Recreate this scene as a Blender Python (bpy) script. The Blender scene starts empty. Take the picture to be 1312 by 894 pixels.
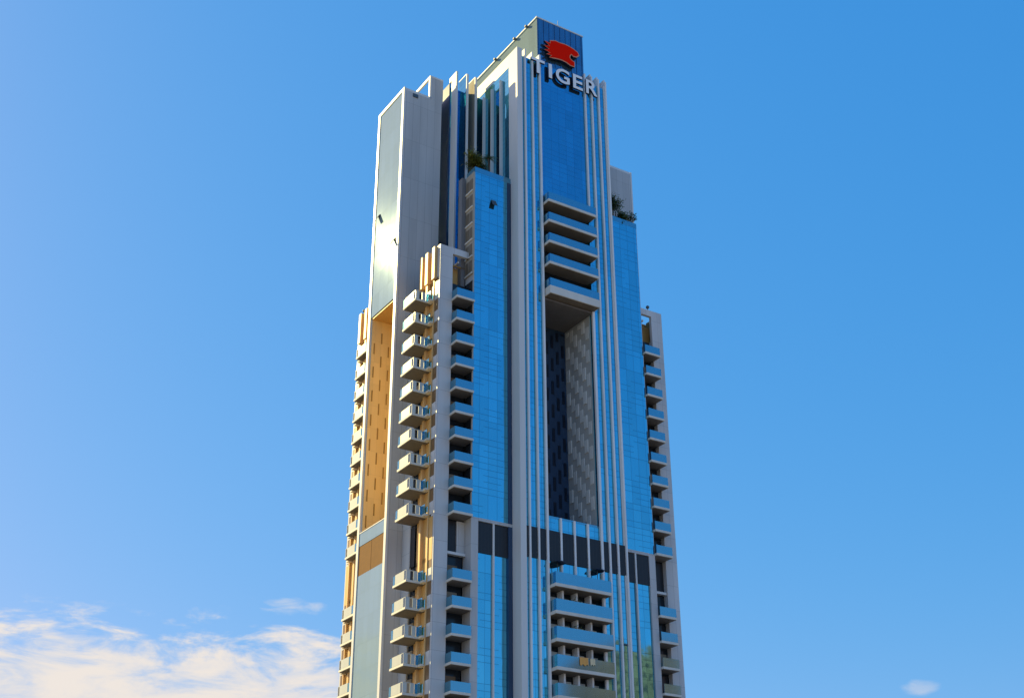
import bpy, bmesh, math, random
from mathutils import Vector, Matrix
random.seed(7)
R = math.radians
sc = bpy.context.scene
# ------------------------------------------------------------------ camera
YAW = 0.560659618
EYE = 1.7
cd = bpy.data.cameras.new('camera'); cam = bpy.data.objects.new('camera', cd)
sc.collection.objects.link(cam); sc.camera = cam
cd.sensor_fit = 'HORIZONTAL'; cd.sensor_width = 36.0
cd.lens = 36.0 * 1670.87 / 1312.0
cd.shift_x = (656 - 647.67) / 1312.0
cd.shift_y = (447.92 - 447) / 1312.0
cd.clip_end = 60000
_p = 0.472489628; _r = -0.00226825881
fw = Vector((0, math.cos(_p), math.sin(_p))); up0 = Vector((0, -math.sin(_p), math.cos(_p))); rt0 = Vector((1, 0, 0))
rt = rt0 * math.cos(_r) + up0 * math.sin(_r); up = -rt0 * math.sin(_r) + up0 * math.cos(_r)
m = Matrix((rt, up, -fw)).transposed().to_4x4(); m.translation = (0, 0, EYE)
cam.matrix_world = m
# ------------------------------------------------------------------ world, sun, exposure
SUN_EL = R(31)
_k = 1.8
_a = 1 / math.hypot(1, _k); _b = _k * _a
sx = -_a * math.cos(YAW) - _b * math.sin(YAW); sy = -_a * math.sin(YAW) + _b * math.cos(YAW)   # horizontal direction to the sun
sun_az = math.atan2(sx, sy)                                                                      # clockwise from +Y
W = bpy.data.worlds.new('World'); sc.world = W; W.use_nodes = True
nt = W.node_tree; N = nt.nodes; L = nt.links; N.clear()
out = N.new('ShaderNodeOutputWorld'); bg = N.new('ShaderNodeBackground'); L.new(bg.outputs[0], out.inputs[0])
sky = N.new('ShaderNodeTexSky'); sky.sky_type = 'NISHITA'; sky.sun_disc = False
sky.sun_elevation = SUN_EL; sky.sun_rotation = sun_az; sky.altitude = 0
sky.air_density = 1.0; sky.dust_density = 0.6; sky.ozone_density = 3.0
bg.inputs[1].default_value = 0.15
hsv = N.new('ShaderNodeHueSaturation'); hsv.inputs['Saturation'].default_value = 1.25; hsv.inputs['Value'].default_value = 1.0
gam = N.new('ShaderNodeGamma'); gam.inputs[1].default_value = 0.72
L.new(sky.outputs[0], gam.inputs[0])
tnt = N.new('ShaderNodeMixRGB'); tnt.blend_type = 'MULTIPLY'; tnt.inputs[0].default_value = 1; tnt.inputs[2].default_value = (1.02, 0.90, 1.16, 1)
L.new(gam.outputs[0], tnt.inputs[1]); L.new(tnt.outputs[0], hsv.inputs['Color'])
def mth(op, a, b=None, c=None, nodes=N, links=L, clamp=False):
    n = nodes.new('ShaderNodeMath'); n.operation = op; n.use_clamp = clamp
    for i, v in enumerate((a, b, c)):
        if v is None: continue
        if isinstance(v, (int, float)): n.inputs[i].default_value = v
        else: links.new(v, n.inputs[i])
    return n.outputs[0]
def smooth(v, lo, hi, nodes=N, links=L):
    n = nodes.new('ShaderNodeMapRange'); n.interpolation_type = 'SMOOTHSTEP'
    links.new(v, n.inputs[0]); n.inputs[1].default_value = lo; n.inputs[2].default_value = hi
    return n.outputs[0]
tc = N.new('ShaderNodeTexCoord'); sep = N.new('ShaderNodeSeparateXYZ'); L.new(tc.outputs['Generated'], sep.inputs[0])
az = mth('MULTIPLY', mth('ARCTAN2', sep.outputs[0], sep.outputs[1]), 57.2958)
el = mth('MULTIPLY', mth('ARCSINE', sep.outputs[2]), 57.2958)
def cnoise(scx, scy, detail, rough, off, dist=0.0):
    cb = N.new('ShaderNodeCombineXYZ')
    L.new(mth('MULTIPLY_ADD', az, scx, off), cb.inputs[0]); L.new(mth('MULTIPLY', el, scy), cb.inputs[1])
    n = N.new('ShaderNodeTexNoise'); n.inputs['Scale'].default_value = 1.0
    n.inputs['Detail'].default_value = detail; n.inputs['Roughness'].default_value = rough; n.inputs['Distortion'].default_value = dist
    L.new(cb.outputs[0], n.inputs['Vector']); return n.outputs['Fac']
n1 = cnoise(0.26, 0.8, 9, 0.62, 3.3, 0.45)
n2 = cnoise(0.7, 2.2, 6, 0.55, 11.0, 0.6)
# grade the clear sky channel by channel so that it is as deep and even as the day it stands for
sr = N.new('ShaderNodeSeparateColor'); L.new(hsv.outputs[0], sr.inputs[0]); K_ = 0.2274
gr = mth('MULTIPLY', mth('POWER', mth('MULTIPLY', sr.outputs[0], K_), 1.5), 1.24 / K_)
gg = mth('MULTIPLY', mth('POWER', mth('MULTIPLY', sr.outputs[1], K_), 0.65), 0.83 / K_)
gb = mth('MULTIPLY', mth('POWER', mth('MULTIPLY', sr.outputs[2], K_), 0.35), 0.90 / K_)
cc = N.new('ShaderNodeCombineColor'); L.new(mth('MINIMUM', gr, gg), cc.inputs[0]); L.new(gg, cc.inputs[1]); L.new(gb, cc.inputs[2])
# a low bank of thin cloud on the left of the sky, thinning out upwards
dens = mth('ADD', mth('MULTIPLY', n1, 1.2), mth('MULTIPLY', n2, 0.42))
fall = smooth(el, 16.4, 12.4); azf = smooth(az, -5.0, -8.0)
bank = mth('MULTIPLY', smooth(mth('ADD', dens, mth('MULTIPLY', fall, 0.5)), 0.96, 1.3), mth('MULTIPLY', azf, smooth(el, 16.3, 14.6)))
# one small puff low on the right
d2 = mth('ADD', mth('POWER', mth('DIVIDE', mth('SUBTRACT', az, 17.4), 0.85), 2.0), mth('POWER', mth('DIVIDE', mth('SUBTRACT', el, 11.95), 0.38), 2.0))
puff = mth('MULTIPLY', smooth(mth('ADD', d2, mth('MULTIPLY', n2, 2.2)), 2.1, 0.9), 0.36)
d3 = mth('ADD', mth('POWER', mth('DIVIDE', mth('SUBTRACT', az, -9.4), 1.5), 2.0), mth('POWER', mth('DIVIDE', mth('SUBTRACT', el, 15.75), 0.36), 2.0))
puff2 = mth('MULTIPLY', smooth(mth('ADD', d3, mth('MULTIPLY', n2, 3.4)), 2.8, 1.2), 0.6)
puff = mth('MAXIMUM', puff, puff2)
cm = mth('MAXIMUM', mth('MULTIPLY', bank, 0.93), puff, clamp=True)
mix = N.new('ShaderNodeMixRGB'); L.new(cm, mix.inputs[0]); L.new(cc.outputs[0], mix.inputs[1])
crp = N.new('ShaderNodeMixRGB'); L.new(smooth(n1, 0.35, 0.62), crp.inputs[0])
crp.inputs[1].default_value = (2.75, 3.0, 3.5, 1); crp.inputs[2].default_value = (4.0, 3.6, 3.2, 1)
L.new(crp.outputs[0], mix.inputs[2]); L.new(mix.outputs[0], bg.inputs[0])
sl = bpy.data.lights.new('sun', 'SUN'); so = bpy.data.objects.new('sun', sl); sc.collection.objects.link(so)
sl.energy = 5.0; sl.angle = R(0.5); sl.color = (1.0, 0.79, 0.32)
sd = Vector((sx * math.cos(SUN_EL), sy * math.cos(SUN_EL), math.sin(SUN_EL)))
so.rotation_euler = sd.to_track_quat('Z', 'Y').to_euler(); so.location = (-200, 50, 300)
sc.view_settings.view_transform = 'Standard'; sc.view_settings.look = 'None'; sc.view_settings.gamma = 1
sc.view_settings.exposure = 0.6
sc.render.engine = 'CYCLES'
sc.cycles.max_bounces = 8; sc.cycles.glossy_bounces = 5
# ------------------------------------------------------------------ materials
def mat(name):
    mt = bpy.data.materials.new(name); mt.use_nodes = True
    nt = mt.node_tree; b = nt.nodes['Principled BSDF']
    return mt, nt, b
def panel_nodes(nt, pw, ph, jw, jh, offx=0.0, offz=0.0):
    """joint mask (1 on joints) and a random value per panel, from building coordinates"""
    n, l = nt.nodes, nt.links
    geo = n.new('ShaderNodeTexCoord'); s = n.new('ShaderNodeSeparateXYZ'); l.new(geo.outputs['Object'], s.inputs[0])
    h = mth('ADD', s.outputs[0], s.outputs[1], nodes=n, links=l)
    hx = mth('DIVIDE', mth('ADD', h, offx, nodes=n, links=l), pw, nodes=n, links=l)
    hz = mth('DIVIDE', mth('ADD', s.outputs[2], offz, nodes=n, links=l), ph, nodes=n, links=l)
    fx = mth('FRACT', hx, nodes=n, links=l); fz = mth('FRACT', hz, nodes=n, links=l)
    jx = mth('LESS_THAN', fx, jw / pw, nodes=n, links=l); jz = mth('LESS_THAN', fz, jh / ph, nodes=n, links=l)
    j = mth('MAXIMUM', jx, jz, nodes=n, links=l)
    cb = n.new('ShaderNodeCombineXYZ'); l.new(mth('FLOOR', hx, nodes=n, links=l), cb.inputs[0]); l.new(mth('FLOOR', hz, nodes=n, links=l), cb.inputs[1])
    wn = n.new('ShaderNodeTexWhiteNoise'); wn.noise_dimensions = '3D'; l.new(cb.outputs[0], wn.inputs[0])
    return j, jx, jz, wn, geo, s
def mixc(nt, f, a, b, typ='MIX'):
    x = nt.nodes.new('ShaderNodeMixRGB'); x.blend_type = typ
    if isinstance(f, (int, float)): x.inputs[0].default_value = f
    else: nt.links.new(f, x.inputs[0])
    for i, v in ((1, a), (2, b)):
        if isinstance(v, tuple): x.inputs[i].default_value = (*v, 1)
        else: nt.links.new(v, x.inputs[i])
    return x.outputs[0]
def wear(nt, scale=0.35, amt=0.12, streak=True):
    n, l = nt.nodes, nt.links
    g = n.new('ShaderNodeTexCoord'); mp = n.new('ShaderNodeMapping'); l.new(g.outputs['Object'], mp.inputs[0])
    mp.inputs['Scale'].default_value = (1, 1, 0.12 if streak else 1)
    t = n.new('ShaderNodeTexNoise'); t.inputs['Scale'].default_value = scale; t.inputs['Detail'].default_value = 6
    l.new(mp.outputs[0], t.inputs['Vector'])
    r = n.new('ShaderNodeMapRange'); l.new(t.outputs['Fac'], r.inputs[0])
    r.inputs[1].default_value = 0.3; r.inputs[2].default_value = 0.7; r.inputs[3].default_value = 1 - amt; r.inputs[4].default_value = 1 + amt * 0.4
    return r.outputs[0]
def glass_mat(name, tint, joint=(0.03, 0.14, 0.3), diff=(0.10, 0.16, 0.2), dmix=0.12, pw=1.38, ph=3.44, sub=True, tilt=0.02):
    mt, nt, b = mat(name); n, l = nt.nodes, nt.links
    j, jx, jz, wn, geo, s = panel_nodes(nt, pw, ph, 0.05, 0.07, 0.3, -57.95)
    if sub:   # opening lights inside some of the bays
        j2, jx2, jz2, wn2, _, _ = panel_nodes(nt, pw * 2, ph / 4, 0.06, 0.07, 0.3 + pw * 0.5, -57.95)
        sel = mth('GREATER_THAN', wn2.outputs['Value'], 0.45, nodes=n, links=l)
        j = mth('MAXIMUM', j, mth('MULTIPLY', jz2, sel, nodes=n, links=l), nodes=n, links=l)
    sc_ = mth('MULTIPLY_ADD', wn.outputs['Value'], 0.18, 0.89, nodes=n, links=l)
    tintc = mixc(nt, 1.0, tint, sc_, 'MULTIPLY')
    b.inputs['Metallic'].default_value = 1.0; b.inputs['Roughness'].default_value = 0.04
    l.new(mixc(nt, mth('MULTIPLY', j, 0.55, nodes=n, links=l), tintc, joint), b.inputs['Base Color'])
    # each pane sits at a slightly different tilt
    ge = n.new('ShaderNodeNewGeometry')
    vm = n.new('ShaderNodeVectorMath'); vm.operation = 'SUBTRACT'; l.new(wn.outputs['Color'], vm.inputs[0]); vm.inputs[1].default_value = (.5, .5, .5)
    nz = n.new('ShaderNodeTexNoise'); nz.inputs['Scale'].default_value = 0.55; nz.inputs['Detail'].default_value = 2; l.new(geo.outputs['Object'], nz.inputs['Vector'])
    vn = n.new('ShaderNodeVectorMath'); vn.operation = 'SUBTRACT'; l.new(nz.outputs['Color'], vn.inputs[0]); vn.inputs[1].default_value = (.5, .5, .5)
    v1 = n.new('ShaderNodeVectorMath'); v1.operation = 'SCALE'; l.new(vm.outputs[0], v1.inputs[0]); v1.inputs[3].default_value = tilt
    v2 = n.new('ShaderNodeVectorMath'); v2.operation = 'SCALE'; l.new(vn.outputs[0], v2.inputs[0]); v2.inputs[3].default_value = tilt * 1.2
    va = n.new('ShaderNodeVectorMath'); va.operation = 'ADD'; l.new(v1.outputs[0], va.inputs[0]); l.new(v2.outputs[0], va.inputs[1])
    vb = n.new('ShaderNodeVectorMath'); vb.operation = 'ADD'; l.new(va.outputs[0], vb.inputs[0]); l.new(ge.outputs['Normal'], vb.inputs[1])
    vc = n.new('ShaderNodeVectorMath'); vc.operation = 'NORMALIZE'; l.new(vb.outputs[0], vc.inputs[0]); l.new(vc.outputs[0], b.inputs['Normal'])
    d = n.new('ShaderNodeBsdfDiffuse'); d.inputs[0].default_value = (*diff, 1)
    ms = n.new('ShaderNodeMixShader'); ms.inputs[0].default_value = dmix
    l.new(b.outputs[0], ms.inputs[1]); l.new(d.outputs[0], ms.inputs[2]); l.new(ms.outputs[0], n['Material Output'].inputs[0])
    return mt
def panel_mat(name, col, pw, ph, joint=0.55, rough=0.45, metal=0.0, jw=0.05, var=0.08, amt=0.1, offx=0.0):
    mt, nt, b = mat(name); n, l = nt.nodes, nt.links
    j, jx, jz, wn, geo, s = panel_nodes(nt, pw, ph, jw, jw, offx, -57.95)
    v = mth('MULTIPLY_ADD', wn.outputs['Value'], var, 1 - var / 2, nodes=n, links=l)
    c = mixc(nt, 1.0, col, mth('MULTIPLY', v, wear(nt, amt=amt), nodes=n, links=l), 'MULTIPLY')
    c = mixc(nt, mth('MULTIPLY', j, joint, nodes=n, links=l), c, (0.06, 0.06, 0.065))
    l.new(c, b.inputs['Base Color']); b.inputs['Roughness'].default_value = rough; b.inputs['Metallic'].default_value = metal; b.inputs['Specular IOR Level'].default_value = 0.3
    return mt
def plain_mat(name, col, rough=0.5, metal=0.0, amt=0.12, scale=0.5):
    mt, nt, b = mat(name)
    nt.links.new(mixc(nt, 1.0, col, wear(nt, scale, amt), 'MULTIPLY'), b.inputs['Base Color'])
    b.inputs['Roughness'].default_value = rough; b.inputs['Metallic'].default_value = metal
    b.inputs['Specular IOR Level'].default_value = 0.3
    return mt
M = {}
M['glass'] = glass_mat('blue_glass', (0.14, 0.56, 0.72), joint=(0.01, 0.06, 0.14))
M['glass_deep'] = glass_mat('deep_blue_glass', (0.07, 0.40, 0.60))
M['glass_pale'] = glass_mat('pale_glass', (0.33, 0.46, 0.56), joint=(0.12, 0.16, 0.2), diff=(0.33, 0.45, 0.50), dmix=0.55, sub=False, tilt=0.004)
M['white'] = panel_mat('white_panel', (0.62, 0.62, 0.62), 2.1, 3.44, joint=0.35, rough=0.4, amt=0.2, var=0.06)
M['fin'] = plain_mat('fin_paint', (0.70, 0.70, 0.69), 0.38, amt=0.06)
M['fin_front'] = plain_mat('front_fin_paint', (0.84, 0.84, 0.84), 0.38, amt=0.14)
M['greyp'] = panel_mat('grey_panel', (0.54, 0.54, 0.54), 1.25, 6.88, joint=0.35, rough=0.42, var=0.10, amt=0.22)
M['crown'] = panel_mat('crown_panel', (0.17, 0.25, 0.30), 1.4, 10.5, joint=0.25, rough=0.95, var=0.05)
M['tan'] = panel_mat('tan_panel', (0.68, 0.40, 0.13), 1.9, 6.88, joint=0.15, rough=0.42, var=0.08)
M['tan_void'] = panel_mat('golden_panel', (0.84, 0.62, 0.29), 1.0, 3.44, joint=0.12, rough=0.4, var=0.12)
M['slot'] = plain_mat('slot_dark', (0.36, 0.22, 0.07), 0.5)
M['tan_louvre'] = panel_mat('tan_louvre', (0.19, 0.085, 0.022), 0.95, 0.3, joint=0.25, rough=0.85)
M['louvre'] = panel_mat('louvre_dark', (0.018, 0.02, 0.026), 0.5, 0.16, joint=0.5, rough=0.35, jw=0.04)
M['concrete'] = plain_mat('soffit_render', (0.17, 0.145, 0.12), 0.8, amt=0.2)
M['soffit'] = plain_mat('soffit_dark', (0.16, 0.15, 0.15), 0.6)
M['slab'] = plain_mat('slab_edge', (0.72, 0.69, 0.62), 0.6, amt=0.1)
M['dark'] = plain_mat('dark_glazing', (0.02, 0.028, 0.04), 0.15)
M['brick'] = plain_mat('beige_render', (0.40, 0.36, 0.29), 0.8, amt=0.2)
M['frame'] = plain_mat('window_frame', (0.5, 0.47, 0.4), 0.5)
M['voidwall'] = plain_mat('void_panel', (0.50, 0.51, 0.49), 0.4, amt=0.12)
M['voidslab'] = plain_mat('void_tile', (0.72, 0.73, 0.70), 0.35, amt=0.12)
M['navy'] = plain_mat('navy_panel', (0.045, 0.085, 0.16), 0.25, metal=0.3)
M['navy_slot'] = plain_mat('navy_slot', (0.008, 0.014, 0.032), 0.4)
M['letter'] = plain_mat('letter_white', (0.95, 0.95, 0.95), 0.4, amt=0.04)
M['letter_side'] = plain_mat('letter_return', (0.01, 0.02, 0.06), 0.4)
M['red'] = plain_mat('emblem_red', (0.95, 0.012, 0.003), 0.9, amt=0.06)
for k_ in ('red', 'letter', 'orange') if False else ('red',): M[k_].node_tree.nodes['Principled BSDF'].inputs['Specular IOR Level'].default_value = 0.03
M['orange'] = plain_mat('emblem_rim', (0.75, 0.33, 0.18), 0.4, amt=0.06)
M['steel'] = plain_mat('steel', (0.12, 0.13, 0.14), 0.4, metal=0.6)
M['pane_warm'] = plain_mat('window_pane', (0.16, 0.13, 0.09), 0.3)
M['pane_brown'] = plain_mat('brown_panel', (0.22, 0.13, 0.06), 0.3)
M['curtain'] = plain_mat('drawn_curtain', (0.3, 0.27, 0.22), 0.8)
M['core'] = plain_mat('core_render', (0.2, 0.2, 0.21), 0.7)
M['frost'] = plain_mat('frosted_pane', (0.58, 0.60, 0.56), 0.3, amt=0.1)
def rail_mat():
    mt, nt, b = mat('railing_glass'); n, l = nt.nodes, nt.links
    b.inputs['Base Color'].default_value = (0.20, 0.46, 0.58, 1); b.inputs['Metallic'].default_value = 0.85; b.inputs['Roughness'].default_value = 0.08
    tr = n.new('ShaderNodeBsdfTransparent'); tr.inputs[0].default_value = (0.45, 0.68, 0.75, 1)
    ms = n.new('ShaderNodeMixShader'); ms.inputs[0].default_value = 0.22
    l.new(b.outputs[0], ms.inputs[1]); l.new(tr.outputs[0], ms.inputs[2]); l.new(ms.outputs[0], n['Material Output'].inputs[0])
    return mt
M['rail'] = rail_mat()
# ------------------------------------------------------------------ helpers
COL = sc.collection
def box(bm, u0, u1, v0, v1, z0, z1, mi=0):
    vs = [bm.verts.new((x, y, z + EYE)) for z in (z0, z1) for x, y in ((u0, v0), (u1, v0), (u1, v1), (u0, v1))]
    for f in ((3, 2, 1, 0), (4, 5, 6, 7), (0, 1, 5, 4), (1, 2, 6, 5), (2, 3, 7, 6), (3, 0, 4, 7)):
        bm.faces.new([vs[i] for i in f]).material_index = mi
def prism(bm, pts, v0, v1, mi=0, ms=None):
    """outline in (u,z), front at v0, back at v1"""
    f_ = [bm.verts.new((x, v0, z + EYE)) for x, z in pts]; b_ = [bm.verts.new((x, v1, z + EYE)) for x, z in pts]
    bm.faces.new(f_).material_index = mi; bm.faces.new(b_[::-1]).material_index = mi
    for i in range(len(pts)):
        j = (i + 1) % len(pts); bm.faces.new((f_[i], b_[i], b_[j], f_[j])).material_index = mi if ms is None else ms
def tube(bm, p, q, r0, r1, seg=6, mi=0):
    p = Vector(p); q = Vector(q); d = (q - p).normalized(); a = d.orthogonal().normalized(); b = d.cross(a)
    rings = []
    for c, r in ((p, r0), (q, r1)):
        rings.append([bm.verts.new(c + (a * math.cos(t) + b * math.sin(t)) * r) for t in [2 * math.pi * i / seg for i in range(seg)]])
    for i in range(seg):
        j = (i + 1) % seg; bm.faces.new((rings[0][i], rings[0][j], rings[1][j], rings[1][i])).material_index = mi
    bm.faces.new(rings[0][::-1]); bm.faces.new(rings[1])
def link(name, bm, mats, parent=None, label=None):
    bmesh.ops.recalc_face_normals(bm, faces=bm.faces)
    me = bpy.data.meshes.new(name); bm.to_mesh(me); bm.free()
    for k in (mats if isinstance(mats, (list, tuple)) else [mats]): me.materials.append(M[k] if isinstance(k, str) else k)
    o = bpy.data.objects.new(name, me); COL.objects.link(o)
    if parent: o.parent = parent
    if label: o['label'] = label
    return o
def part(name, boxes, mats, parent, label=None):
    bm = bmesh.new()
    for b in boxes: box(bm, *b)
    return link(name, bm, mats, parent, label)
def each(name, boxes, mats, parent, label=None):
    return [part(name, [b], mats, parent, label) for b in boxes][0]
def copy_part(o, parent, loc=(0, 0, 0), scale=None):
    c = o.copy(); COL.objects.link(c); c.parent = parent; c.location = loc
    if scale: c.scale = scale
    for ch in list(o.children):
        d = ch.copy(); COL.objects.link(d); d.parent = c
    return c
ORG = Vector((0.69682041, 157.40201055, 0))
du = Vector((math.cos(YAW), math.sin(YAW), 0)); dv = Vector((-math.sin(YAW), math.cos(YAW), 0))
def P(u, v, z=None): return ORG + du * u + dv * v + Vector((0, 0, 0 if z is None else z + EYE))
def thing(name, label, cat, loc, rz=YAW, group=None):
    o = bpy.data.objects.new(name, None); COL.objects.link(o); o.location = loc; o.rotation_euler = (0, 0, rz)
    o.empty_display_size = 1; o['label'] = label; o['category'] = cat
    if group: o['group'] = group
    return o
G0 = -EYE                                                     # ground in eye-relative heights
FL = 3.44; BT = 56.0; BB = 51.9                               # storey, dark band top and bottom
MU = lambda u: 19.8 - u                                       # mirror plane of the front face
MV = lambda v: 31.5 - v                                       # mirror plane of the left face
def mbox(b, mu=False, mv=False):
    u0, u1, v0, v1, z0, z1 = b[:6]
    if mu: u0, u1 = MU(u1), MU(u0)
    if mv: v0, v1 = MV(v1), MV(v0)
    return (u0, u1, v0, v1, z0, z1) + tuple(b[6:])
# ------------------------------------------------------------------ ground
def sand_mat():
    mt, nt, b = mat('ground_sand'); n, l = nt.nodes, nt.links
    g = n.new('ShaderNodeTexCoord'); t = n.new('ShaderNodeTexNoise'); t.inputs['Scale'].default_value = 0.05; t.inputs['Detail'].default_value = 10
    l.new(g.outputs['Object'], t.inputs['Vector'])
    l.new(mixc(nt, t.outputs['Fac'], (0.27, 0.25, 0.22), (0.2, 0.185, 0.165)), b.inputs['Base Color']); b.inputs['Roughness'].default_value = 0.95
    return mt
bm = bmesh.new(); s_ = 15000
bm.faces.new([bm.verts.new(p) for p in ((-s_, -s_, 0), (s_, -s_, 0), (s_, s_, 0), (-s_, s_, 0))])
o = link('ground', bm, sand_mat()); o['kind'] = 'structure'
M['asphalt'] = plain_mat('asphalt', (0.05, 0.05, 0.052), 0.9, scale=1.2)
M['paint'] = plain_mat('road_paint', (0.7, 0.7, 0.68), 0.7)
bm = bmesh.new()
def flat(bm, x0, x1, y0, y1, z, mi=0):
    bm.faces.new([bm.verts.new(p) for p in ((x0, y0, z), (x1, y0, z), (x1, y1, z), (x0, y1, z))]).material_index = mi
flat(bm, -900, 900, 20, 32, 0.004)
for i in range(-100, 100): flat(bm, i * 9, i * 9 + 3, 25.9, 26.1, 0.008, 1)
o = link('road', bm, ['asphalt', 'paint']); o['kind'] = 'structure'; o.rotation_euler = (0, 0, 0)
bm = bmesh.new()
box(bm, -900, 900, 32, 36, -EYE, -EYE + 0.14); box(bm, -900, 900, 16, 20, -EYE, -EYE + 0.14)
o = link('pavement', bm, 'concrete'); o['kind'] = 'structure'
# ------------------------------------------------------------------ the skyscraper
T = thing('skyscraper', 'tall stepped tower of blue glass and pale fins with a slot opening and stacked balconies', 'skyscraper', ORG)
# --- central shaft, front face (v = 0.8 glass, fins to v = 0)
GV = 0.33
VT = 90.3; VB = 57.8                                          # opening top and bottom
UL, UR = 1.4, 18.4; VL, VR = 5.6, 14.2                        # shaft edges, opening edges
each('curtain_wall', [(UL + .02, VL, GV, 30.7, G0, 132.3), (VR, UR, GV, 30.7, G0, 132.3)], 'glass', T, 'blue glazed flanks of the front shaft between the fins')
UBAL = [105.95 - 3.52 * k for k in range(4)] + [90.6]
LBAL = [48.25 - 3.5 * k for k in range(6)]
each('curtain_wall', [(VL, VR, GV, 30.7, 107.6, 132.3)], 'glass_deep', T, 'deep blue glass bay below the sign')
each('curtain_wall', [(VL, VR, GV, 30.7, 49.9, VB - 0.1), (VL, VR, GV, 30.7, G0, 27.0)], 'glass', T, 'glazed bay under the tall opening')
# recessed balcony bays
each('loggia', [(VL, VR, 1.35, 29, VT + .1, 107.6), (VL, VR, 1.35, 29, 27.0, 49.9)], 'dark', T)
doors = []
for z in UBAL[1:]: doors += [(9.0, 9.5, 1.2, 1.33, z + .5, z + 3.1), (10.1, 10.7, 1.2, 1.33, z + .5, z + 3.1)]
for z in LBAL: doors += [(6.4, 7.5, 1.2, 1.33, z + .5, z + 2.8), (8.3, 9.5, 1.2, 1.33, z + .5, z + 2.8), (10.5, 11.6, 1.2, 1.33, z + .5, z + 2.8), (12.5, 13.7, 1.2, 1.33, z + .5, z + 2.8)]
for d in doors: part('balcony_door', [d], 'frost', T)
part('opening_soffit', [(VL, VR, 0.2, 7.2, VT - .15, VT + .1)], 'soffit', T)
part('opening_sill', [(VL, VR, 1.0, 24.5, VB - .1, VB - .02)], 'concrete', T)
part('glass_parapet', [(VL, VR, 0.40, 0.5, VB - .1, VB + .25)], 'rail', T)
# side wall of the opening with staggered raised tiles
b_ = [(VR - .12, VR - .003, 1.0, 7.2, VB, VT - .16)]
for c in range(6):
    for r_ in range(9):
        z = VB + r_ * 3.7 + (c % 3) * 1.24 - 0.8
        z1 = min(z + 1.9, VT - .6)
        if z > VB and z1 > z: b_.append((VR - .2 - .06 * (c % 2), VR - .121, 1.25 + c * .98, 1.25 + c * .98 + .7, z, z1, 1))
part('opening_side_wall', b_, ['voidwall', 'voidslab'], T)
part('opening_side_wall', [(VL + .003, VL + .12, 1.0, 7.2, VB, VT - .16)], 'voidwall', T)
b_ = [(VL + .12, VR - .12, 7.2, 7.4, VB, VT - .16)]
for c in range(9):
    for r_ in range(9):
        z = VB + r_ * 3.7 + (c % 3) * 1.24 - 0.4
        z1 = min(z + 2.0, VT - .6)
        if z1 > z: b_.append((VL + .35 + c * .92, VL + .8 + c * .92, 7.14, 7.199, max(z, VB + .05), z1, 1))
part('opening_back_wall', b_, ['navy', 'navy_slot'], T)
# corner pilaster on the left return and its beam
part('pilaster', [(UL, UL + .5, 0, 2.4, G0, 133.4), (UL + .5, UL + .9, 0, GV - .01, G0, 133.4)], 'fin', T, 'broad pale corner pilaster of the front shaft')
part('roof_beam', [(UL, UL + .5, 2.4, 11.9, 131.0, 133.4)], 'fin', T)
part('pilaster', [(UR - .5, UR, 0.2, 2.4, G0, 132.9)], 'fin', T)
# vertical fins on the front
FT = 133.6
for u, w in ((2.9, .24), (4.25, .24), (5.6, .3)):
    part('fin', [(u - w / 2, u + w / 2, 0, GV + .02, G0, FT), (u - w / 2, u + w / 2, GV + .02, 2.2, 132.3, FT)], 'fin_front', T)
for u in (15.5, 16.85, 18.25):
    part('fin', [(u - .13, u + .13, 0, GV + .02, G0, FT), (u - .13, u + .13, GV + .02, 2.2, 132.3, FT + .6)], 'fin_front', T)
part('fin', [(14.08, 14.32, 0, GV + .02, 107.3, FT)], 'fin_front', T)
part('fin', [(14.05, 14.4, 0, GV + .02, G0, 90.4)], 'fin_front', T)
for u in (7.75, 9.9, 12.05): part('fin', [(u - .13, u + .13, 0.06, GV - .003, 27, VB + .1), (u - .13, u + .13, GV - .003, 1.25, 27.5, 49.0)], 'fin_front', T)
# dark plant-floor band
for u0, u1 in ((2.0, 2.74), (3.06, 4.08), (4.42, 5.4), (5.8, 7.56), (7.94, 9.71), (10.09, 11.86), (12.24, 14.03), (14.42, 15.33), (15.67, 16.68), (17.02, 18.08)):
    part('louvre_panel', [(u0, u1, GV - .14, GV - .01, BB, BT)], 'louvre', T)
# crown box
part('crown', [(5.6, 14.4, .62, 21, 132.4, 141.5, 0), (5.45, 14.5, .5, 21.1, 141.5, 141.75, 1)], ['crown', 'fin'], T, 'pale roof box above the front shaft')
bm = bmesh.new()
box(bm, 5.62, 14.38, .56, .619, 132.4, 141.5)
for k in range(9): box(bm, 5.75 + k * 1.04, 5.87 + k * 1.04, .46, .559, 133.0, 141.4)
M['ribbed'] = glass_mat('ribbed_blue', (0.10, 0.30, 0.46), diff=(0.08, 0.16, 0.25), dmix=0.35, sub=False, pw=1.04)
link('crown_screen', bm, 'ribbed', T, 'ribbed dark blue screen at the front of the roof box')
for v in (6.5, 12.5, 3): part('roof_bracket', [(5.0, 5.5, v, v + .35, 141.3, 141.6)], 'steel', T)
part('lightning_rod', [(9.9, 9.96, 1.0, 1.06, 141.75, 143.2)], 'steel', T)
# left return of the shaft: glass with fins standing out
each('curtain_wall', [(UL - .02 + .1, UL + .11, 2.41, 11.9, 95, 131.0), (UL + .08, UL + .11, 2.41, 12, G0, 95)], 'glass', T, 'side glazing of the front shaft')
for v in (4.35, 6.95, 9.4): part('fin', [(UL - .45, UL + .07, v - .1, v + .1, 108, 129.6)], 'fin', T)

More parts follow.
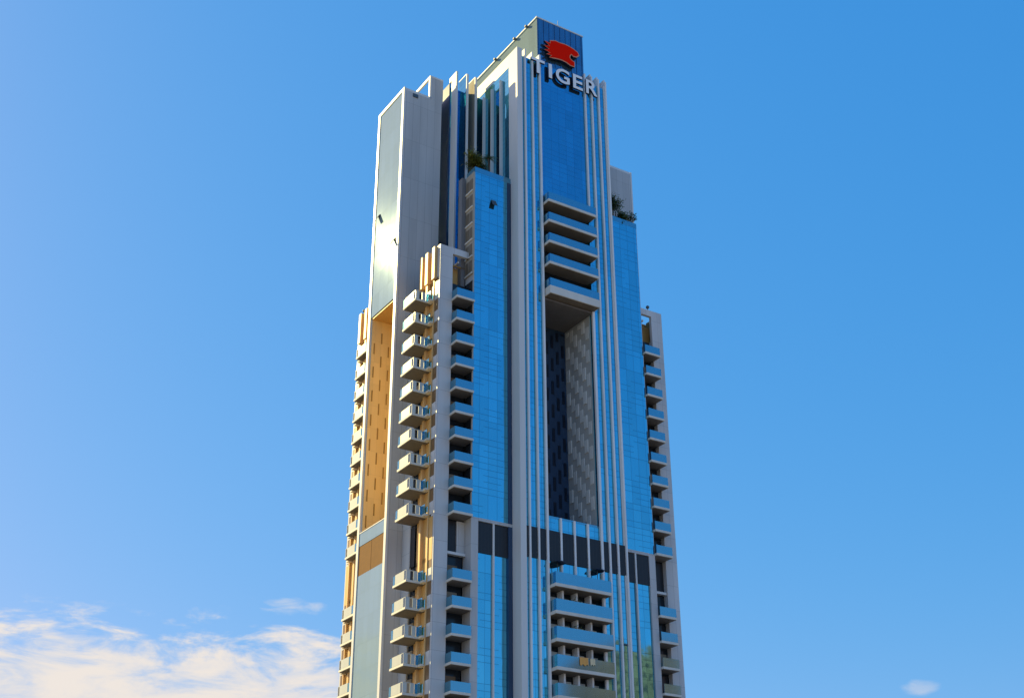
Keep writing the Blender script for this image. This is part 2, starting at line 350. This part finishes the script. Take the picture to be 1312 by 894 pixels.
# --- the four shoulder blocks C with their roof terraces
def shoulder(mu, mv, lab):
    f = lambda b: mbox(b, mu, mv)
    u0 = -4.75; v0 = 2.0
    each('curtain_wall', [f((u0 + .1, UL, v0, 5.3, 90.6, 109.0)), f((u0 + .1, UL, v0, 12, BT + .4, 90.6)), f((u0 + 1.05, UL, v0 + .25, 12, G0, BT))], 'glass', T, lab)
    each('cladding', [f((u0, u0 + .1, v0 + .05, 4.3, BT + .4, 109.0)), f((u0, u0 + 1.05, v0, 4.0, G0, BT + .4)), f((u0 + 1.05, UL - .02, v0 - .05, v0 + .24, BT, BT + .4))], 'greyc', T)
    part('return_glazing', [f((u0 - .03, u0 - .003, v0 + .3, 4.25, BT + .5, 91))], 'dark', T)
    part('louvre_panel', [f((u0 + 1.06, -1.55, v0 + .12, v0 + .245, BB, BT - .003))], 'louvre', T)
    part('louvre_panel', [f((-1.25, UL - .05, v0 + .12, v0 + .245, BB, BT - .003))], 'louvre', T)
    part('mullion', [f((-1.52, -1.28, v0 - .02, v0 + .244, G0, BT - .003))], 'fin', T)
    part('side_strip', [f((.75, UL - .02, v0 - .06, v0 + .01, BT + .4, 109.0)), f((.8, UL - .02, v0 - .06, v0 + .24, G0, BT))], 'navy', T)  # flat strip, the dark of a shaded recess put into its colour
    part('terrace_parapet', [f((u0 + .1, UL - .03, v0 - .01, v0 + .08, 109.0, 109.9)), f((u0 + .02, u0 + .1, v0, 4.3, 109.0, 109.9))], 'rail', T)
M['greyc'] = panel_mat('grey_cladding', (0.56, 0.56, 0.56), 1.4, 3.44, joint=0.3, rough=0.45)
for mu, mv, lab in ((0, 0, 'blue glass shoulder left of the front shaft'), (1, 0, 'blue glass shoulder right of the front shaft'), (0, 1, 'rear shoulder'), (1, 1, 'rear shoulder')):
    shoulder(mu, mv, lab)
# windows in the beige left return of the shoulder
each('cladding', [(-4.87, -4.753, 2.06, 4.25, 92, 109.0)], 'brick', T, 'beige side return of the left shoulder')
for k in range(6):
    z = 92.3 + k * 2.75
    w = part('window', [(-4.93, -4.871, 2.35, 3.1, z, z + 1.9), (-4.93, -4.871, 3.3, 4.05, z, z + 1.9)], 'pane_warm', T)
    part('window_sill', [(-5.02, -4.871, 2.2, 4.2, z - .25, z - .05)], 'slab', w)
each('core_wall', [(-5.5, -4.88, 4.3, 5.3, G0, 109.0), (MU(-4.88), MU(-5.5), 4.3, 5.3, G0, 109.0)], 'core', T)

# --- blades between the shaft and the left slab
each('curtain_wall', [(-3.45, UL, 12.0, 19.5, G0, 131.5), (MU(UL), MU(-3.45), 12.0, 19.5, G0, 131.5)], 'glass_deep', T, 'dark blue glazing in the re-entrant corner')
part('blade_wall', [(-3.75, -3.45, 9.7, 11.2, 90, 133.1), (-3.72, -3.48, 11.2, 12, 132.2, 133.1)], 'fin', T)
part('blade_wall', [(-1.95, -1.7, 9.7, 12.0, 90, 133.1)], ['glass_deep'], T); part('blade_edge', [(-1.97, -1.62, 9.5, 9.697, 90, 133.2), (-1.97, -1.62, 9.697, 12.0, 133.105, 133.3)], 'fin', T)
part('blade_wall', [(-.4, -.12, 9.7, 12.0, 90, 133.1)], 'brick', T); part('blade_edge', [(-.42, -.05, 9.5, 9.697, 90, 133.2), (-.42, -.05, 9.697, 12.0, 133.105, 133.3)], 'fin', T)
part('blade_wall', [(-3.7, -3.5, 12, 19.4, 90, 132.2)], 'navy', T)

# --- side slabs A (left) and its mirror on the right
def slab_tower(mu):
    f = lambda b: mbox(b, mu)
    A0 = -11.9
    each('slab_wall', [f((A0 + .25, -5.3, 11.5, 12.2, G0, 127.3)), f((-7.2, -5.1, 11.52, 12.4, 127.3, 131.6))], 'greyp', T, 'grey panelled flank of the side slab')
    each('slab_wall', [f((A0 + .25, -5.3, 19.3, 20.0, G0, 127.3)), f((-7.2, -5.1, 19.3, 19.98, 127.3, 131.6))], 'greyp', T)
    part('pilaster', [f((A0 - .05, A0 + .25, 11.45, 12.05, G0, 127.75))], 'fin', T, 'pale edge of the side slab')
    part('pilaster', [f((A0 - .05, A0 + .25, 19.45, 20.05, G0, 127.75))], 'fin', T)
    part('roof_beam', [f((A0 - .05, A0 + .25, 12.05, 19.45, 127.2, 127.75)), f((A0 + .25, -7.2, 11.5, 11.9, 127.3, 127.7))], 'fin', T)
    part('roof_frame', [f((-7.45, -7.2, 11.5, 11.95, 127.3, 131.9)), f((-7.45, -7.2, 11.95, 19.5, 131.4, 131.9)), f((-7.2, -5.1, 11.5, 12.4, 131.6, 131.9))], 'fin', T)
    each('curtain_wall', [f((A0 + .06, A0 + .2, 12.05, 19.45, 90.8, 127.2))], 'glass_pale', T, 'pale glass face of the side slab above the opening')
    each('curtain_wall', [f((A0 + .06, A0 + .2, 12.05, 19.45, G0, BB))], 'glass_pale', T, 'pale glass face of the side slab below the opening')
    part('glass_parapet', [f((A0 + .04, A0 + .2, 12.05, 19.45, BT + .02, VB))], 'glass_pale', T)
    part('parapet_rail', [f((A0 - .02, A0 + .24, 12.05, 19.45, VB, VB + .12))], 'fin', T)
    part('louvre_panel', [f((A0 + .08, A0 + .2, 12.05, 15.7, BB, BT)), f((A0 + .08, A0 + .2, 15.78, 19.45, BB, BT))], 'tan_louvre', T, 'tan louvred band under the left opening')
    part('opening_soffit', [f((A0 + .2, -5.3, 12.2, 19.3, 90.55, 90.8))], 'tan', T)
    part('opening_sill', [f((A0 + .2, -5.3, 12.2, 19.3, BT + .3, BT + .5))], 'concrete', T)
    b_ = [f((A0 + .26, -5.4, 19.15, 19.299, VB - 1.2, 90.54))]
    for c in range(5):
        for r_ in range(9):
            z = VB + 1.0 + r_ * 3.75 + (c % 2) * 1.9
            if z + 1.7 < 89: b_.append(f((A0 + .6 + c * 1.15, A0 + .78 + c * 1.15, 19.1, 19.149, z, z + 1.7, 1)))
    part('opening_side_wall', b_, ['tan_void', 'slot'], T, 'golden panelled wall inside the left opening')
    part('opening_side_wall', [f((A0 + .26, -5.4, 12.201, 12.35, BT + .5, 90.54))], 'tan_void', T)
    part('opening_back_wall', [f((-5.4, -5.25, 12.2, 19.3, G0, 127.2))], 'tan_void', T)
    part('slab_wall', [f((-5.3, -5.1, 12.41, 19.29, G0, 131.6))], 'greyp', T)
    part('slab_roof', [f((A0 + .2, -5.3, 12.2, 19.3, 126.4, 126.6))], 'concrete', T)
slab_tower(0); slab_tower(1)
part('vent', [(-10.4, -9.5, 11.38, 11.5, 126.5, 127.1)], 'steel', T)
# --- corner wings D
Dz = 95.8
UD = -9.5
def wing(mu, mv, detail):
    f = lambda b: mbox(b, mu, mv)
    nm = 'corner_wing'
    part('wing_core', [f((UD + .25, -4.9, 3.95, 11.4, G0, 90.6))], 'dark', T)
    part('wing_wall', [f((UD, -7.5, 3.1, 3.9, G0, 90.6)), f((UD, -7.5, 3.1, 3.6, 90.6, Dz)), f((UD, UD + .24, 3.6, 3.9, 90.6, Dz)), f((-7.5, -4.77, 3.1, 3.6, Dz - 1.0, Dz))], 'white', T, 'pale grey end wall of the corner wing')
    part('wing_wall', [f((UD, UD + .24, 9.3, 11.45, G0, 91.5))], 'white', T)
    each('terrace_wall', [f((-8.6, -4.95, 5.2, 5.35, 90.62, 94.0)), f((UD + .3, UD + .45, 4.0, 9.0, 90.62, Dz - .6))], 'tan', T)
    part('pergola_beam', [f((-7.4, -4.8, 4.3, 4.5, 93.6, 93.85))], 'slot', T); part('pergola_beam', [f((-6.4, -6.2, 3.62, 5.15, 93.9, 94.15))], 'slab', T)
    part('louvre_panel', [f((-7.49, -5.9, 3.82, 3.94, BB, BT))], 'louvre', T)
    part('niche_cheek', [f((-5.9, -4.77, 3.6, 3.94, BB - .3, BT))], 'white', T)
    part('lintel', [f((-7.49, -4.78, 3.3, 3.9, BB - .45, BB - .12))], 'fin', T)
    # left-facing side
    for v in (4.3, 6.25, 7.85):
        part('roof_fin', [f((UD - .45, UD + .24, v - .36, v + .36, 90.6, Dz - .1))], 'fin_tan', T)
    part('fin', [f((UD - .16, UD + .24, 4.36, 4.6, G0, 90.6))], 'fin_tan', T)
    part('fin', [f((UD - .3, UD + .24, 6.05, 6.5, G0, 90.6))], 'fin_tan', T)
    each('tan_cladding', [f((UD + .1, UD + .24, 4.6, 6.05, BB - 1.5, BT + 1)), f((UD + .1, UD + .24, 6.5, 7.7, BB - 1.5, BT + 1)), f((UD - .04, UD - .003, 3.4, 4.35, BB - 1.5, BT)),
                          f((UD + .1, UD + .24, 3.91, 7.7, 90.0, Dz - .7))], 'tan', T)
levels_hi = [56.25 + FL * k for k in range(10)]
levels_lo = [47.6 - FL * k for k in range(6)]
M['fin_tan'] = plain_mat('tan_fin_paint', (0.72, 0.46, 0.20), 0.45, amt=0.08)
wing(0, 0, 1); wing(1, 0, 1); wing(0, 1, 1); wing(1, 1, 0)
# the window bays on the left-facing sides, one storey each
def bay(mv, z, h):
    f = lambda b: mbox(b, 0, mv)
    part('spandrel', [f((UD - .05, UD - .003, 3.4, 4.35, z + .1, z + 1.75))], 'white', T)
    each('tan_cladding', [f((UD + .1, UD + .24, 4.61, 6.04, z + 1.6, z + h - .05)), f((UD + .1, UD + .24, 6.51, 7.7, z + 1.9, z + h - .05))], 'tan', T)
    part('window', [f((UD + .12, UD + .24, 4.61, 6.04, z + .1, z + 1.55))], 'glass_deep', T)
    part('window', [f((UD - .03, UD - .003, 3.42, 4.33, z + 1.8, z + h + .05))], 'pane_brown', T)
for mv in (0, 1):
    for z in levels_hi + levels_lo[:6]: bay(mv, z, FL)
for z in levels_hi: pass
# --- balconies
def balcony_right(mu, z, first):
    f = lambda b: mbox(b, mu)
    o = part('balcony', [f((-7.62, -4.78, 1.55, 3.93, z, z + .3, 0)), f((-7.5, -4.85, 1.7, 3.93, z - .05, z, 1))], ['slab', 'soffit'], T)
    part('railing', [f((-7.56, -4.8, 1.6, 1.66, z + .3, z + 1.5)), f((-7.56, -7.5, 1.66, 3.05, z + .3, z + 1.5))], 'rail', o)
    part('balcony_door', [f((-7.3, -5.6, 3.9, 3.945, z + .35, z + 2.6))], 'dark', o)
    return o
pr = [balcony_right(0, 0, 1), balcony_right(1, 0, 1)]
def balcony_left(mv, z, du_=0.0):
    def f(b):                                                # the rear ones stand out less
        b = mbox(b, 0, mv); return (b[0] + (du_ if b[0] < -10.3 else 0), b[1] + (du_ if b[1] < -10.3 else 0)) + tuple(b[2:])
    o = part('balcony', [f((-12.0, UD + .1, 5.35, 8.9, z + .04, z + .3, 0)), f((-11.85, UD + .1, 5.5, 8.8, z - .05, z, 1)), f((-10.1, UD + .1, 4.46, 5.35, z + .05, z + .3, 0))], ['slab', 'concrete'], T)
    # railing of pale panes with posts
    b_ = [f((-11.97, -11.91, 5.95, 8.3, z + .34, z + 1.5)), f((-11.94, -11.4, 5.38, 5.44, z + .34, z + 1.5)), f((-10.95, -10.4, 5.38, 5.44, z + .34, z + 1.5)), f((-11.97, -11.9, 5.36, 8.3, z + 1.5, z + 1.56)), f((-11.9, -10.4, 5.36, 5.45, z + 1.5, z + 1.56))]
    part('railing', b_, 'frost', o)
    part('railing', [f((-10.15, -10.09, 4.46, 5.42, z + .3, z + 1.5)), f((-10.35, -10.15, 5.36, 5.42, z + .32, z + 1.5))], 'rail', o)
    part('railing', [f((-11.97, -11.91, 8.35, 8.85, z + .34, z + 1.5))], 'rail', o)
    part('balcony_door', [f((UD + .02, UD + .24, 7.99, 9.25, z + .2, z + 2.7))], 'dark', o)
    return o
pl = [balcony_left(0, 0), balcony_left(1, 0, 1.25)]
for proto in pr + pl:
    zs = levels_hi + levels_lo
    for i, z in enumerate(zs):
        if i == 0: continue
        c = copy_part(proto, T, (0, 0, z))
        for ch in c.children:
            if ch.name.startswith('balcony_door') and random.random() < .35:
                ch.material_slots[0].link = 'OBJECT'; ch.material_slots[0].material = M[random.choice(('curtain', 'curtain', 'pane_brown'))]
    proto.location = (0, 0, zs[0])
# dark slots beside the left balconies on the plant floor
for mv in (0, 1): part('louvre_panel', [mbox((UD - .02, UD + .0, 8.0, 9.2, BB - 1.2, BT), 0, mv)], 'louvre', T)
# front balconies
def balcony_front(u0, u1, z, fh, gh, proto_label=None):
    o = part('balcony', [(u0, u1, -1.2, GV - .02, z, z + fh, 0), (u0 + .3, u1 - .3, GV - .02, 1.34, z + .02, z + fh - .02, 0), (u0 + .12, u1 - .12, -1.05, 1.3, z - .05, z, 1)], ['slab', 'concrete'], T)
    part('railing', [(u0 + .05, u1 - .05, -1.17, -1.11, z + fh, z + fh + gh), (u0 + .05, u0 + .11, -1.11, GV - .02, z + fh, z + fh + gh), (u1 - .11, u1 - .05, -1.11, GV - .02, z + fh, z + fh + gh)], 'rail', o)
    return o
p0 = balcony_front(5.9, 14.5, 0, .38, 1.25)
for z in UBAL[1:4]: copy_part(p0, T, (0, 0, z))
p0.location = (0, 0, UBAL[0])
balcony_front(5.9, 14.5, UBAL[4], 1.2, 1.25)['label'] = 'lowest upper balcony with a deep white edge'
p1 = balcony_front(5.8, 14.6, 0, .4, 1.5)
for z in LBAL[1:]: copy_part(p1, T, (0, 0, z))
p1.location = (0, 0, LBAL[0])
# open hopper windows
def hopper(u, v, z, facing):
    bm = bmesh.new()
    if facing == 'R':
        vs = [(-.4, 0, .8), (.4, 0, .8), (.4, -.5, -.3), (-.4, -.5, -.3)]; t = Vector((0, -.05, -.02))
    else:
        vs = [(0, -.4, .8), (0, .4, .8), (-.6, .4, -.4), (-.6, -.4, -.4)]; t = Vector((-.05, 0, -.02))
    a = [bm.verts.new(Vector(q) + Vector((u, v, z + EYE))) for q in vs]; b = [bm.verts.new(Vector(q) + t + Vector((u, v, z + EYE))) for q in vs]
    bm.faces.new(a); bm.faces.new(b[::-1])
    for i in range(4): bm.faces.new((a[i], a[(i + 1) % 4], b[(i + 1) % 4], b[i]))
    link('open_window', bm, 'steel', T)
hopper(-1.6, 1.98, 104.3, 'R'); hopper(-11.86, 18.39, 107.3, 'L'); hopper(-11.86, 12.76, 100.2, 'L'); hopper(17.55, .79, 42.9, 'R')
# small roof lamps
for u, v in ((26.9, 3.3), (-9.3, 27.2)):
    bm = bmesh.new(); tube(bm, (u, v, Dz + EYE), (u, v, Dz + EYE + .45), .06, .06)
    bmesh.ops.create_uvsphere(bm, u_segments=10, v_segments=6, radius=.28, matrix=Matrix.Translation((u, v, Dz + EYE + .6)))
    link('roof_lamp', bm, 'steel', T)
# ------------------------------------------------------------------ sign
S = thing('rooftop_sign', 'white capital letters TIGER under a red emblem across the top of the tower', 'sign', P(9.9, -.3, 129.2))
S_inv = lambda u, v, z: (u - 9.9, v + .3, z - 129.2)
def letter(ch, u0, w, zb, h):
    cu = bpy.data.curves.new('letter', 'FONT'); cu.body = ch; cu.size = 1; cu.extrude = .09; cu.offset = 0.018
    tmp = bpy.data.objects.new('tmp', cu); COL.objects.link(tmp)
    dg = bpy.context.evaluated_depsgraph_get(); dg.update()
    me = bpy.data.meshes.new_from_object(tmp.evaluated_get(dg)); bpy.data.objects.remove(tmp)
    xs = [v.co.x for v in me.vertices]; ys = [v.co.y for v in me.vertices]
    x0, x1, y0, y1 = min(xs), max(xs), min(ys), max(ys)
    for v in me.vertices:
        x = (v.co.x - x0) / (x1 - x0) * w; z = (v.co.y - y0) / (y1 - y0) * h; y = -v.co.z / .09 * .17
        v.co = Vector((u0 + .3 + x - 9.9, y + .17, zb + .35 + z - 129.2))
    me.materials.clear(); me.materials.append(M['letter']); me.materials.append(M['letter_side'])
    for p in me.polygons: p.material_index = 0 if p.center.y < .02 else 1
    me.update()
    o = bpy.data.objects.new('letter', me); COL.objects.link(o); o.parent = S; return o
for ch, u0, w in (('T', 3.55, 2.45), ('I', 6.75, .62), ('G', 8.1, 2.6), ('E', 11.35, 1.85), ('R', 13.85, 2.2)):
    letter(ch, u0, w, 129.25 - (u0 - 3.55) * .0, 2.75)
EMB = [(7.5, 137.35), (8.5, 137.75), (9.4, 137.7), (10.4, 137.85), (11.4, 137.8), (12.3, 137.55), (13.0, 137.25), (13.2, 136.8), (12.75, 136.3), (12.2, 136.15), (11.75, 136.45), (11.35, 135.95), (11.3, 135.3), (11.7, 134.95), (12.25, 134.75), (12.2, 133.85),
       (11.45, 133.85), (10.7, 134.15), (9.8, 134.25), (8.9, 134.15), (8.1, 133.95), (7.3, 133.7), (7.75, 134.3), (6.75, 134.15), (7.5, 134.75), (6.35, 134.95), (7.35, 135.4), (6.3, 135.85), (7.45, 136.1), (6.5, 136.85), (7.55, 136.75)]
EMB = [(9.8 + (x - 9.8) * .94, 135.75 + (z - 135.75) * .9) for x, z in EMB]
def outline(pts, k):
    cx = sum(p[0] for p in pts) / len(pts); cz = sum(p[1] for p in pts) / len(pts); n = len(pts); res = []
    for i in range(n):
        p0_, p_, p1_ = Vector(pts[i - 1]), Vector(pts[i]), Vector(pts[(i + 1) % n])
        d1 = (p_ - p0_).normalized(); d2 = (p1_ - p_).normalized(); nn = Vector((-(d1.y + d2.y), d1.x + d2.x))
        nn = nn.normalized() * k if nn.length > 1e-6 else Vector((0, 0)); res.append((p_.x + nn.x, p_.y + nn.y))
    return res
def emb(name, pts, v0, v1, k, ks):
    bm = bmesh.new(); prism(bm, pts, v0, v1, 0, 1)
    bmesh.ops.translate(bm, verts=bm.verts, vec=(-9.9, .3, -129.2 - EYE))
    bmesh.ops.triangulate(bm, faces=[f for f in bm.faces if len(f.verts) > 4])
    return link(name, bm, [k, ks], S)
emb('emblem_rim', outline(EMB, .2), -.1, .3, 'orange', 'letter_side')
emb('emblem_face', EMB, -.16, -.101, 'red', 'red')
# ------------------------------------------------------------------ plants
def leafmat(name, a, b_):
    mt, nt, b = mat(name); n, l = nt.nodes, nt.links
    oi = n.new('ShaderNodeNewGeometry')
    l.new(mixc(nt, oi.outputs['Random Per Island'], a, b_), b.inputs['Base Color']); b.inputs['Roughness'].default_value = .55
    tr = n.new('ShaderNodeBsdfTranslucent'); tr.inputs[0].default_value = (*[min(1, x * 1.6) for x in b_], 1)
    ms = n.new('ShaderNodeMixShader'); ms.inputs[0].default_value = .3
    l.new(b.outputs[0], ms.inputs[1]); l.new(tr.outputs[0], ms.inputs[2]); l.new(ms.outputs[0], n['Material Output'].inputs[0])
    return mt
M['leaf'] = leafmat('leaf_green', (0.03, 0.06, 0.02), (0.09, 0.13, 0.03))
M['leafy'] = leafmat('leaf_olive', (0.09, 0.11, 0.02), (0.22, 0.2, 0.03))
M['bark'] = plain_mat('bark', (0.16, 0.12, 0.09), .9)
def shrub(label, u, v, z, w, h, leafk, n=260, stems=3, group=None, cat='shrub', name='roof_shrub', ls=.16, clumps=6):
    t = thing(name, label, cat, P(u, v, z), group=group)
    bm = bmesh.new()
    cl = []
    for i in range(clumps):
        a = random.uniform(0, 6.28); r = random.uniform(.1, .42) * w
        cl.append(Vector((math.cos(a) * r, math.sin(a) * r * .6, h * random.uniform(.5, .88))))
    for c in cl:
        midp = Vector((c.x * .4, c.y * .4, c.z * .5)); tube(bm, (0, 0, 0), midp, .06, .045); tube(bm, midp, c, .045, .02)
    link('trunk', bm, 'bark', t)
    bm = bmesh.new()
    for i in range(n):
        c = random.choice(cl); q = c + Vector((random.gauss(0, .17) * w, random.gauss(0, .14) * w, random.gauss(0, .12) * h))
        d = Vector((random.uniform(-1, 1), random.uniform(-1, 1), random.uniform(-.6, 1))).normalized(); s = d.orthogonal().normalized() * ls * .4; d = d * ls * random.uniform(.7, 1.4)
        bm.faces.new([bm.verts.new(x) for x in (q - d, q + s, q + d, q - s)])
    link('crown', bm, leafk, t); return t
def palm(label, u, v, z, h, fr, nf=13, name='palm_tree', group=None):
    t = thing(name, label, 'palm', P(u, v, z), group=group)
    bm = bmesh.new(); segs = 6; pts = [Vector((.12 * math.sin(i * .5), .05 * i, h * i / segs)) for i in range(segs + 1)]
    for i in range(segs): tube(bm, pts[i], pts[i + 1], .13 - .008 * i, .122 - .008 * i)
    link('trunk', bm, 'bark', t); bm = bmesh.new(); top = pts[-1]
    for k in range(nf):
        a = k * 2.4 + random.uniform(-.2, .2); e = random.uniform(.1, 1.1); prev = top
        for j in range(1, 8):
            s = j / 7; rr = fr * s; q = top + Vector((math.cos(a) * rr, math.sin(a) * rr, fr * (math.sin(e) * s - .75 * s * s)))
            d = (q - prev).normalized(); side = d.cross(Vector((0, 0, 1))).normalized()
            tube(bm, prev, q, .02, .015, 4)
            for sg in (-1, 1):
                for hh in (0, .5):
                    b0 = prev.lerp(q, hh); tip = b0 + side * sg * fr * .26 * (1.15 - s) + d * .12 - Vector((0, 0, .1))
                    bm.faces.new([bm.verts.new(x) for x in (b0, b0 + d * .07, tip)])
            prev = q
    link('crown', bm, 'leaf', t); return t
shrub('bushy yellow-green shrub at the front left corner of the left shoulder roof', -4.0, 3.2, 109.05, 2.4, 4.3, 'leafy', 1500, ls=.26, clumps=9)
palm('thin dark palm on the left shoulder roof in front of the dark fins', -1.7, 3.0, 109.05, 4.2, 1.5, 15)
shrub('low dark green bush between the shrub and the palm on the left shoulder roof', -2.8, 2.7, 109.05, 1.4, 2.4, 'leaf', 500)
shrub('tall dark bush beside the shaft on the right shoulder roof', MU(-1.0), 2.9, 109.05, 2.4, 4.9, 'leaf', 1500, ls=.27, clumps=7)
shrub('low spreading shrub in the middle of the right shoulder roof', MU(-2.6), 2.5, 109.05, 2.4, 2.3, 'leaf', 700, ls=.28, clumps=5)
shrub('small forked leafy tree at the outer end of the right shoulder roof', MU(-4.1), 2.6, 109.05, 2.0, 2.9, 'leaf', 320, ls=.24, clumps=4, cat='tree', name='small_tree')
palm('dark palm standing inside the tall front opening', 10.6, 3.8, VB, 1.3, 2.1, 12)
shrub('small shrub at the left foot of the tall front opening', 8.1, 4.8, VB, 1.3, 1.4, 'leaf', 150)
shrub('yellow-green shrub behind the parapet of the left golden opening', -10.2, 13.4, BT + .5, 1.4, 2.9, 'leafy', 200)
# ------------------------------------------------------------------ things on the lower balconies
def parasol(label, u, v, z, w):
    t = thing('parasol', label, 'parasol', P(u, v, z), group='parasols on the top lower balcony')
    bm = bmesh.new(); tube(bm, (0, 0, 0), (0, 0, 3.0), .06, .05); link('pole', bm, 'steel', t)
    bm = bmesh.new(); c = bm.verts.new((0, 0, 3.2)); ring = [bm.verts.new((math.cos(i * math.pi / 4) * w, math.sin(i * math.pi / 4) * w, 2.95)) for i in range(8)]; low = [bm.verts.new((r.co.x, r.co.y, 2.87)) for r in ring]
    for i in range(8):
        j = (i + 1) % 8; bm.faces.new((c, ring[i], ring[j])); bm.faces.new((ring[i], low[i], low[j], ring[j]))
    link('canopy', bm, 'letter_side', t)
parasol('dark flat parasol at the left end of the top lower balcony', 6.75, -.35, LBAL[0] + .4, 1.05)
parasol('dark flat parasol at the right end of the top lower balcony', 13.0, -.3, LBAL[0] + .4, .95)
for k, lab in ((1, 'green potted plant on the second lower balcony'), (2, 'green potted plant on the third lower balcony, above the orange glow sheets')):
    t = thing('potted_plant', lab, 'potted plant', P(9.3 + .2 * k, -.3, LBAL[k] + .4))
    bm = bmesh.new(); tube(bm, (0, 0, 0), (0, 0, .55), .22, .3, 12); link('pot', bm, 'concrete', t)
    bm = bmesh.new()
    for i in range(150):
        q = Vector((random.gauss(0, .5), random.gauss(0, .22), 1.35 + random.gauss(0, .35))); d = Vector((random.uniform(-1, 1), random.uniform(-1, 1), random.uniform(-.3, 1))).normalized(); s = d.orthogonal() * .06
        d *= .2; bm.faces.new([bm.verts.new(x) for x in (q - d, q + s, q + d, q - s)])
    link('foliage', bm, 'leaf', t)
M['glow_sheet'] = plain_mat('orange_glow_paint', (0.85, 0.42, 0.12), .9); M['glow_sheet2'] = plain_mat('cream_glow_paint', (0.8, 0.66, 0.42), .9)  # warm reflected glow put into these two colours
def glow_sheet(label, u, w, h, mk, z):  # added sheet over the rail in place of a warm reflected glow
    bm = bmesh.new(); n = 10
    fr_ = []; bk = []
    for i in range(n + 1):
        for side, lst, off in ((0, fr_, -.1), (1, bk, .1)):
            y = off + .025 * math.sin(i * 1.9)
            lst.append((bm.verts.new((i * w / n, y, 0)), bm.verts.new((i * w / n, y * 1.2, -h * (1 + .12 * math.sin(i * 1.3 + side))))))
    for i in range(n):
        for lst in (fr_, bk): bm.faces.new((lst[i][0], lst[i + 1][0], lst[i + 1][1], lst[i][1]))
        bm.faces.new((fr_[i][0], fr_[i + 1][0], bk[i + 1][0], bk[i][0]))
    o = link('glow_stand_in', bm, mk); o.location = P(u, -1.14, z); o.rotation_euler = (0, 0, YAW)
    o['label'] = label; o['category'] = 'glow_stand_in'; o['group'] = 'sheets in place of a reflected glow at the balcony rail'
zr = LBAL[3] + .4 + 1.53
glow_sheet('wide orange sheet standing in for a warm reflected glow on the fourth lower balcony', 9.15, 1.3, .95, 'glow_sheet', zr)
glow_sheet('narrow cream sheet standing in for the same glow, beside the orange one on the fourth lower balcony', 10.75, .75, .8, 'glow_sheet2', zr)
# ------------------------------------------------------------------ neighbour seen mirrored in the lower glass
M['nb'] = panel_mat('neighbour_wall', (0.34, 0.19, 0.16), 3.2, 3.2, joint=.3, jw=.15, amt=.3, rough=.8)
def neighbour(label, u0, u1, v, d, top):
    t = thing('apartment_building', label, 'building', P(u0, v - d), group='apartment towers mirrored in the lower glass')
    w = u1 - u0
    bm = bmesh.new(); box(bm, 0, w, 0, d, G0, top); link('wall', bm, 'nb', t)
    rf = part('roof', [(-.3, w + .3, -.3, d + .3, top, top + .8), (w * .3, w * .6, 2, 6, top + .8, top + 3)], 'nb', t)
    bm = bmesh.new(); box(bm, 0, 1.3, d - .02, d + .12, 0, 1.5); wp = link('window', bm, 'dark', t)
    first = True
    for r_ in range(14):
        for c in range(max(1, int(w / 2.6))):
            x = .8 + c * 2.6; z = top - 3 - r_ * 3.2
            if x + 1.3 > w: continue
            if first: wp.location = (x, 0, z); first = False
            else: q = wp.copy(); COL.objects.link(q); q.parent = t; q.location = (x, 0, z)
neighbour('stepped apartment tower, lowest of the stepped row mirrored in the lower glass', 97, 104.5, -118, 14, 75.0)
neighbour('stepped apartment tower, second lowest of the stepped row mirrored in the lower glass', 105.2, 110.5, -118, 14, 78.4)
neighbour('stepped apartment tower, second tallest of the stepped row mirrored in the lower glass', 111, 115, -118, 14, 79.8)
neighbour('stepped apartment tower, tallest of the stepped row mirrored in the lower glass', 115.4, 128, -118, 14, 82.3)
